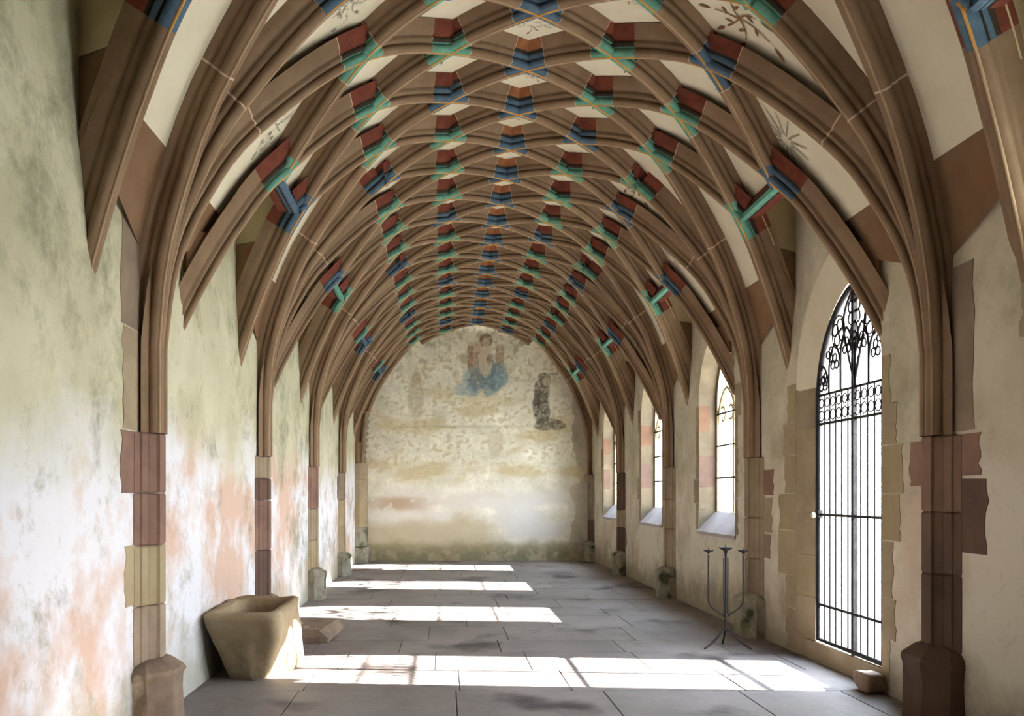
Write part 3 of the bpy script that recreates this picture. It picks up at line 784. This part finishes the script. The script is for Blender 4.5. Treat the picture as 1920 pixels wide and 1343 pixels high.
# ------------------------------------------------------------------ windows
def frame_sweep(mb, out, x, w, t, m):
    """square moulding following an outline of (y,z), inside edge inset by w"""
    cy = sum(p[0] for p in out)/len(out); cz = sum(p[1] for p in out)/len(out)
    n = len(out); ins = []
    for i in range(n):
        a = out[i-1] if i else None; b = out[i+1] if i < n-1 else None; p = out[i]
        d1 = Vector((p[0]-a[0], p[1]-a[1])).normalized() if a else None; d2 = Vector((b[0]-p[0], b[1]-p[1])).normalized() if b else None
        nn = [Vector((d.y, -d.x)) for d in (d1, d2) if d]; nv = sum(nn, Vector((0, 0))).normalized(); k = w/max(.5, nv.dot(nn[0])); ins.append((p[0]+nv.x*k, p[1]+nv.y*k))
    rows = [[sk(x, *o_), sk(x-.0, *i_), sk(x+t, *i_), sk(x+t, *o_)] for o_, i_ in zip(out, ins)]
    mb.grid(rows, m, False, True)
def jamb_stones(parent, b, x0, y0, x1, y1, zs, mats, seed):
    """squared facing stones on the far reveal, between (x0,y0) on the wall face and (x1,y1) at the opening"""
    rs = random.Random(seed); n = Vector((y1-y0, -(x1-x0), 0)).normalized()
    if n.y > 0: n = -n
    for k, (z0, z1) in enumerate(zip(zs, zs[1:])):
        mb = MB(); t = .006+rs.uniform(0, .003); e = .003
        a, c = Vector((x0+.004, y0, 0)), Vector((x1-.004, y1, 0))
        pl = [sk(a.x, a.y, z0+e), sk(c.x, c.y, z0+e), sk(c.x, c.y, z1-e), sk(a.x, a.y, z1-e)]
        mb.extrude(pl, n*-.02, n*t, M[mats[k % len(mats)]]); mb.obj('jamb_stone', parent)
def make_window(b, idx):
    yc, inner, outer = openings[b]
    win = struct(empty('window_%d' % idx, (0, 0, 0)))
    mb = MB(); frame_sweep(mb, outer, XF, .05, .07, M['ochre']); fr_ = mb.obj('frame', win)
    mb = MB()
    mb.box((0, 0, 0), (.01, .01, .01), M['ochre'])
    mb = MB(); z0 = 1.20
    poly = [(XF, -.022), (XF-.015, 0), (XF, .022), (XF+.07, .022), (XF+.07, -.022)]
    mb.extrude([skew((x, yc+y, z0)) for x, y in poly], (0, 0, 0), (0, 0, 1.62), M['ochre']); mb.obj('mullion', win)
    mb = MB()
    def bar(pts, w=.03):
        mb.tube([skew((XF+.03, a, z)) for a, z in pts], w, M['ochre'], 6)
    for s in (-1, 1):
        o2 = arch_outline(yc+min(0, s*.64), yc+max(0, s*.64), 2.3, 2.35, 2.78, 6); bar(o2[1:-1], .024)
        for (a, z) in ((yc+s*.32-.15, 2.46), (yc+s*.32+.15, 2.46)): bar([(a+.09*math.cos(t*.7+1), z+.09*math.sin(t*.7+1)) for t in range(7)], .02)
    bar([(yc+.17*math.cos(t*math.pi/8), 2.98+.17*math.sin(t*math.pi/8)) for t in range(17)], .028)
    mb.obj('tracery', win)
    # saddle bars and the glass between them
    zb = [1.26+.40*k for k in range(1, 4)]
    for z in zb:
        mb = MB(); mb.tube([skew((XF+.0, yc-.66, z)), skew((XF+.0, yc+.66, z))], .012, M['iron'], 6); mb.obj('saddle_bar', win)
    lim = [1.25]+zb+[2.46]
    for s in (-1, 1):
        for z0, z1 in zip(lim, lim[1:]):
            mb = MB(); ya, yb = sorted((yc+s*.03, yc+s*.64)); mb.add([sk(XF+.012, ya, z0), sk(XF+.012, yb, z0), sk(XF+.012, yb, z1), sk(XF+.012, ya, z1)], [(0, 1, 2, 3)], M['glass']); mb.obj('pane', win)
    hd = [(yc-.64, 2.46), (yc-.56, 2.75), (yc-.36, 3.08), (yc, 3.34), (yc+.36, 3.08), (yc+.56, 2.75), (yc+.64, 2.46)]
    mb = MB(); mb.add([sk(XF+.012, a, z) for a, z in hd], [tuple(range(7))], M['glass']); mb.obj('pane', win)
    # sloping sill slab
    mb = MB(); mb.extrude([sk(XR-.02, yc-.74, .955), sk(XR-.02, yc-.74, .995), sk(XF-.01, yc-.70, 1.235), sk(XF-.01, yc-.70, 1.19)], (0, 0, 0), (0, 1.46, 0), M['sill']); mb.obj('sill', win)
    # jamb stones round the opening on the wall face
    rj = random.Random(b)
    for s in (-1, 1):
        z = 1.0
        while z < 2.5:
            h = rj.uniform(.25, .42); w = rj.choice((.10, .2)); ya, yb = sorted((yc+s*.705, yc+s*(.705+w))); quoin(win, 1, ya, yb, z+.006, z+h, rj.choice(['tan', 'tan', 'ochre', 'grey']), b*31+int(z*10), s); z += h
    jamb_stones(win, b, XR, yc+.70, XF, yc+.69, [1.26, 1.55, 1.95, 2.25, 2.58], ['jamb', 'darkred', 'jamb', 'springer_shaded'], b)
    return win
i_ = 1
for b in (0, 2, 3, 4):
    make_window(b, i_); i_ += 1

# ------------------------------------------------------------------ gateway: surround stones, step, gate
yc, inner, outer = openings[1]
rj = random.Random(5)
for s in (-1, 1):
    z = .02; k = 0
    hs = [.38, .30, .42, .34, .36, .30, .36]; ws = [.22, .24, .42, .40, .26, .30, .20] if s > 0 else [.12, .20, .16, .26, .30, .22, .12]
    for h, w in zip(hs, ws):
        e0 = 1.045 if s > 0 else .545; ya, yb = sorted((yc+s*e0, yc+s*(e0+w))); quoin(wall_right, 1, ya, yb, z+.006, z+h, rj.choice(['tan', 'ochre', 'tan', 'ochre']), 70+k+s, s); z += h; k += 1
jamb_stones(wall_right, 1, XR, yc+1.04, XG-.01, yc+.69, [.17, .55, .92, 1.30, 1.62, 2.05, 2.40], ['tan', 'ochre', 'tan', 'tan', 'ochre', 'tan'], 9)
mb = MB(); mb.box((XR+.012, yc-.72, -.01), (XO+.1, yc+.95, .165), M['tan']); step = struct(mb.obj('door_1_step')); step.name = 'door_sill'
step.location = (0, .17, 0)
gate = tag(empty('iron_gate', tuple(skew((XG, yc, .17)))), 'wrought iron gate with tracery head closing the pointed doorway in the right wall', 'gate')
gy = gate.location.y; GZ0 = .17
def G(y, z, x=0): return (x, y, z-GZ0)
def gobj(mb, name): return mb.obj(name, gate)
HWG = .665
ol = arch_outline(-HWG, HWG, GZ0+.02, 2.28, 3.15, 12)
mb = MB(); mb.tube([G(a, z) for a, z in ol]+[G(-HWG, GZ0+.02)], .026, M['iron'], 6); gobj(mb, 'gate_frame')
mb = MB(); mb.box((-.018, -.020, .0), (.018, .020, 2.95), M['iron']); gobj(mb, 'centre_post')
for z in (.50, 1.284, 2.07):
    mb = MB(); mb.box((-.012, -HWG, z-GZ0-.011), (.012, HWG, z-GZ0+.011), M['iron']); gobj(mb, 'crossbar')
mb = MB(); mb.box((-.012, -HWG+.01, 2.32-GZ0-.01), (.012, HWG-.01, 2.32-GZ0+.01), M['iron']); gobj(mb, 'crossbar')
for s in (-1, 1):
    for k in range(1, 6):
        y = s*k*HWG/6; mb = MB(); mb.tube([(0, y, .03), (0, y, 2.32-GZ0)], .007, M['iron'], 6); gobj(mb, 'bar')
mb = MB()      # band of small rings and pointed loops between the two upper rails
for k in range(12):
    y = -HWG+(k+.5)*HWG/6
    for z, r_ in ((2.14, .046), (2.25, .040)):
        mb.tube([(0, y+r_*math.cos(t*math.pi/5), z-GZ0+r_*math.sin(t*math.pi/5)) for t in range(11)], .006, M['iron'], 5, False)
gobj(mb, 'ring_band')
def foil(mb, cy, cz, r_, n, rot=0, rad=.008):
    for k in range(n):
        a = rot+k*2*math.pi/n; c0 = (cy+math.cos(a)*r_*.55, cz+math.sin(a)*r_*.55)
        mb.tube([(0, c0[0]+r_*.45*math.cos(a+t*math.pi/5-math.pi), c0[1]-GZ0+r_*.45*math.sin(a+t*math.pi/5-math.pi)) for t in range(11)], rad, M['iron'], 5, False)
mb = MB()
for s in (-1, 1):       # lancets over the bars, each with a trefoil, then mouchettes
    for k in range(3):
        y0_ = s*(.02+k*.22); y1_ = s*(.02+(k+1)*.22); lo_, hi_ = min(y0_, y1_), max(y0_, y1_)
        top = [2.88, 2.78, 2.62][k]
        o3 = arch_outline(lo_, hi_, 2.36, top-.22, top, 5); mb.tube([G(a, z) for a, z in o3], .011, M['iron'], 5)
        foil(mb, (lo_+hi_)/2, top-.16, .075, 3, math.pi/2)
    foil(mb, s*.28, 2.86, .115, 4, .4); mb.tube([G(s*.28+.12*math.cos(t*math.pi/6), 2.86+.14*math.sin(t*math.pi/6)) for t in range(13)], .007, M['iron'], 5)
    mb.tube([G(s*x_, z_) for x_, z_ in catmull([(.0, 2.40), (.12, 2.70), (.19, 2.90), (.14, 3.05), (.0, 3.18)], 5)], .011, M['iron'], 6)
    mb.tube([G(s*x_, z_) for x_, z_ in catmull([(.0, 2.60), (.07, 2.76), (.05, 2.86), (.0, 2.92)], 4)], .008, M['iron'], 5)
foil(mb, 0, 2.98, .12, 4, math.pi/4); foil(mb, 0, 2.74, .085, 4, 0); foil(mb, 0, 3.10, .06, 3, math.pi/2)
foil(mb, .44, 2.70, .07, 3); foil(mb, -.44, 2.70, .07, 3); foil(mb, .55, 2.5, .06, 3); foil(mb, -.55, 2.5, .06, 3)
tr_ = gobj(mb, 'tracery'); tr_.location.z = -.05
mb = MB(); mb.box((-.025, HWG-.05, 1.255-GZ0), (.012, HWG+.02, 1.32-GZ0), M['iron']); lk = gobj(mb, 'lock')
mb = MB(); mb.lathe([(.006, 0), (.022, .01), (.026, .03), (.018, .05), (.004, .055)], (-.055, HWG-.01, 1.25-GZ0), M['brass'], 10); mb.tube([(-.02, HWG-.01, 1.275-GZ0), (-.055, HWG-.01, 1.275-GZ0)], .008, M['brass'], 6); k_ = mb.obj('knob', lk)
# two small loose stones by the gateway
def rock(name, loc, size, m, seed, label, cat):
    bm = bmesh.new(); bmesh.ops.create_cube(bm, size=1); bmesh.ops.subdivide_edges(bm, edges=bm.edges[:], cuts=4, use_grid_fill=True)
    for v in bm.verts:
        c = v.co.copy(); L = c.length; c = c.lerp(c.normalized()*.62, .35); v.co = Vector((c.x*size[0], c.y*size[1], (c.z)*size[2]))
        v.co += Vector(v.co).normalized()*noise.noise(v.co*9+Vector((seed, 0, 0)))*.03
    zmin = min(v.co.z for v in bm.verts)
    for v in bm.verts: v.co.z -= zmin
    me = bpy.data.meshes.new(name); bm.to_mesh(me); bm.free(); me.materials.append(m)
    for p in me.polygons: p.use_smooth = True
    return tag(link(name, me, None, loc), label, cat)
rock('door_stop_stone', (3.16, 6.52, 0), (.14, .22, .13), M['socle'], 3, 'small rounded pale stone on the floor at the near foot of the gateway', 'stone')

# ------------------------------------------------------------------ stone trough by the left wall
def trough():
    # outer shell rings (bottom -> top), then inner basin
    def ring(z, x0, x1, y0, y1, r_, jit, n=9):
        pts = []
        cs = [((x0+r_, y0+r_), math.pi), ((x1-r_, y0+r_), 1.5*math.pi), ((x1-r_, y1-r_), 0), ((x0+r_, y1-r_), .5*math.pi)]
        for i, (c, a0) in enumerate(cs):
            for k in range(4): a = a0+k*math.pi/6; pts.append(Vector((c[0]+r_*math.cos(a), c[1]+r_*math.sin(a), z)))
            nc, na = cs[(i+1) % 4]; e = Vector((nc[0]+r_*math.cos(na), nc[1]+r_*math.sin(na), z)); s_ = pts[-1].copy()
            for k in range(1, n): pts.append(s_.lerp(e, k/n))
        for p in pts:
            q_ = noise.noise(p*5)*jit+noise.noise(p*14)*jit*.4; c = Vector(((x0+x1)/2, (y0+y1)/2, 0)); d_ = (Vector((p.x, p.y, 0))-c).normalized(); p += d_*q_
        return pts
    T = [(0.0, .00), (.04, .0), (.12, .0), (.22, .0), (.32, .0), (.42, .0), (.50, .0), (.545, .0), (.56, .01)]
    rows = []
    for z, _ in T:
        t = z/.56
        x0 = -1.70-.14*min(1, t*1.1); x1 = -1.22-.05*t; y0 = 6.90-.25*t; y1 = 7.74+.06*t
        rr = .07 if z < .55 else .08
        e = .02 if z == .56 else 0
        R = ring(z, x0+e, x1-e, y0+e, y1-e, rr, .035)
        if z > .4:
            for p in R: p.z += .022*noise.noise(Vector((p.x*5, p.y*5, 3)))-.02*max(0, (7.3-p.y))
        for p in R:
            if p.x > -1.45: p.x -= .12*max(0, 1-z/.45)*max(0, min(1, (7.5-p.y)/.5)); p.y += .08*max(0, 1-z/.5)*(1 if p.y < 7.1 else 0)
        if z < .3:                               # a lump broken off the near right lower corner
            for p in R:
                d_ = (p-Vector((-1.27, 6.95, .1))).length
                if d_ < .22: p += Vector((-.05, .05, 0))*(1-d_/.22)
        rows.append(R)
    for z, ins in ((.555, .085), (.53, .10), (.40, .13), (.26, .17)):
        R = ring(z, -1.84+ins, -1.24-ins, 6.68+ins, 7.84-ins, .08, .02)
        rows.append(R)
    mb = MB(); mb.grid(rows, M['trough'], True, True); n = len(rows[0])
    mb.add(rows[0], [tuple(range(n))], M['trough']); mb.add(rows[-1], [tuple(range(n))], M['trough'])
    loc = Vector((-1.55, 7.3, 0)); mb.v = [(a-loc.x, b-loc.y, c) for a, b, c in mb.v]
    o = mb.obj('stone_trough', None, tuple(loc)); return tag(o, 'rough-hewn sandstone trough with hollow basin beside the left wall', 'trough')
trough()
mb = MB()
bot = [(-.36, -.42), (.28, -.44), (.34, .50), (-.34, .52)]; top = [(-.36, -.40), (.20, -.40), (.30, .48), (-.34, .50)]
vs = []; N_ = 8
def ringof(c, z, jit):
    out = []
    for i in range(4):
        a, b = c[i], c[(i+1) % 4]
        for k in range(N_):
            t = k/N_; p = Vector((a[0]+(b[0]-a[0])*t, a[1]+(b[1]-a[1])*t, z)); out.append(p+Vector((noise.noise(p*7), noise.noise(p*7+Vector((4, 4, 4))), 0))*jit*.5)
    return out
R = [ringof(bot, 0, .02), ringof(bot, .05, .03), ringof(top, .095, .02), ringof([(a*.93, b*.95) for a, b in top], .11, .01)]
mb.grid(R, M['socle'], False, True); mb.add(R[-1], [tuple(range(4*N_))], M['socle']); mb.add(R[0], [tuple(range(4*N_))], M['socle'])
tag(mb.obj('stone_slab', None, (-1.42, 9.08, 0)), 'low flat block of pale stone on the floor behind the trough', 'stone slab')

# ------------------------------------------------------------------ candle stand
cs = tag(empty('candle_stand', (2.66, 8.30, 0)), 'tall three-armed iron candle stand on tripod feet before the right wall', 'candle stand')
mb = MB(); mb.tube([(0, 0, .16), (0, 0, .90)], .011, M['candle_iron']); mb.tube([(.018, 0, .3), (.02, 0, .86)], .006, M['candle_iron']); mb.tube([(-.018, 0, .3), (-.02, 0, .86)], .006, M['candle_iron'])
mb.lathe([(.012, -.02), (.024, 0), (.012, .02)], (0, 0, .32), M['candle_iron'], 10); mb.obj('stem', cs)
for a in (-2.85, -.35, 1.4):
    c, s_ = math.cos(a), math.sin(a)
    mb = MB(); mb.tube([(c*r_, s_*r_, z) for r_, z in catmull([(.0, .20), (.05, .15), (.14, .07), (.23, .012)], 4)], .009, M['candle_iron']); mb.obj('leg', cs)
for a, top in ((math.pi-.15, .93), (-.15, .93)):
    c, s_ = math.cos(a), math.sin(a)
    mb = MB(); mb.tube([(c*r_, s_*r_, z) for r_, z in [(.0, .30), (.06, .34), (.12, .385), (.155, .43), (.158, .50), (.158, top-.04)]], .008, M['candle_iron'])
    ar = mb.obj('arm', cs)
    mb = MB(); mb.lathe([(.008, -.035), (.014, -.02), (.045, -.006), (.05, .004), (.044, .004), (.010, .0)], (c*.158, s_*.158, top), M['candle_iron'], 16); mb.tube([(c*.158, s_*.158, top), (c*.158, s_*.158, top+.03)], [.006, .001], M['candle_iron'], 6); mb.obj('drip_pan', ar)
mb = MB(); mb.lathe([(.010, -.06), (.02, -.03), (.06, -.006), (.066, .006), (.058, .006), (.010, .0)], (0, 0, .955), M['candle_iron'], 18); mb.tube([(0, 0, .955), (0, 0, 1.0)], [.007, .001], M['candle_iron'], 6); mb.tube([(0, 0, .89), (0, 0, .955)], .012, M['candle_iron'], 8); mb.obj('drip_pan', cs)

# ------------------------------------------------------------------ courtyard outside
mb = MB(); mb.add([(XO, -30, -.15), (45, -30, -.15), (45, 50, -.15), (XO, 50, -.15)], [(0, 1, 2, 3)], M['grass']); struct(mb.obj('ground_courtyard'))
mb = MB(); mb.box((24, -25, -.2), (24.6, 45, 1.5), M['court']); struct(mb.obj('wall_courtyard'))
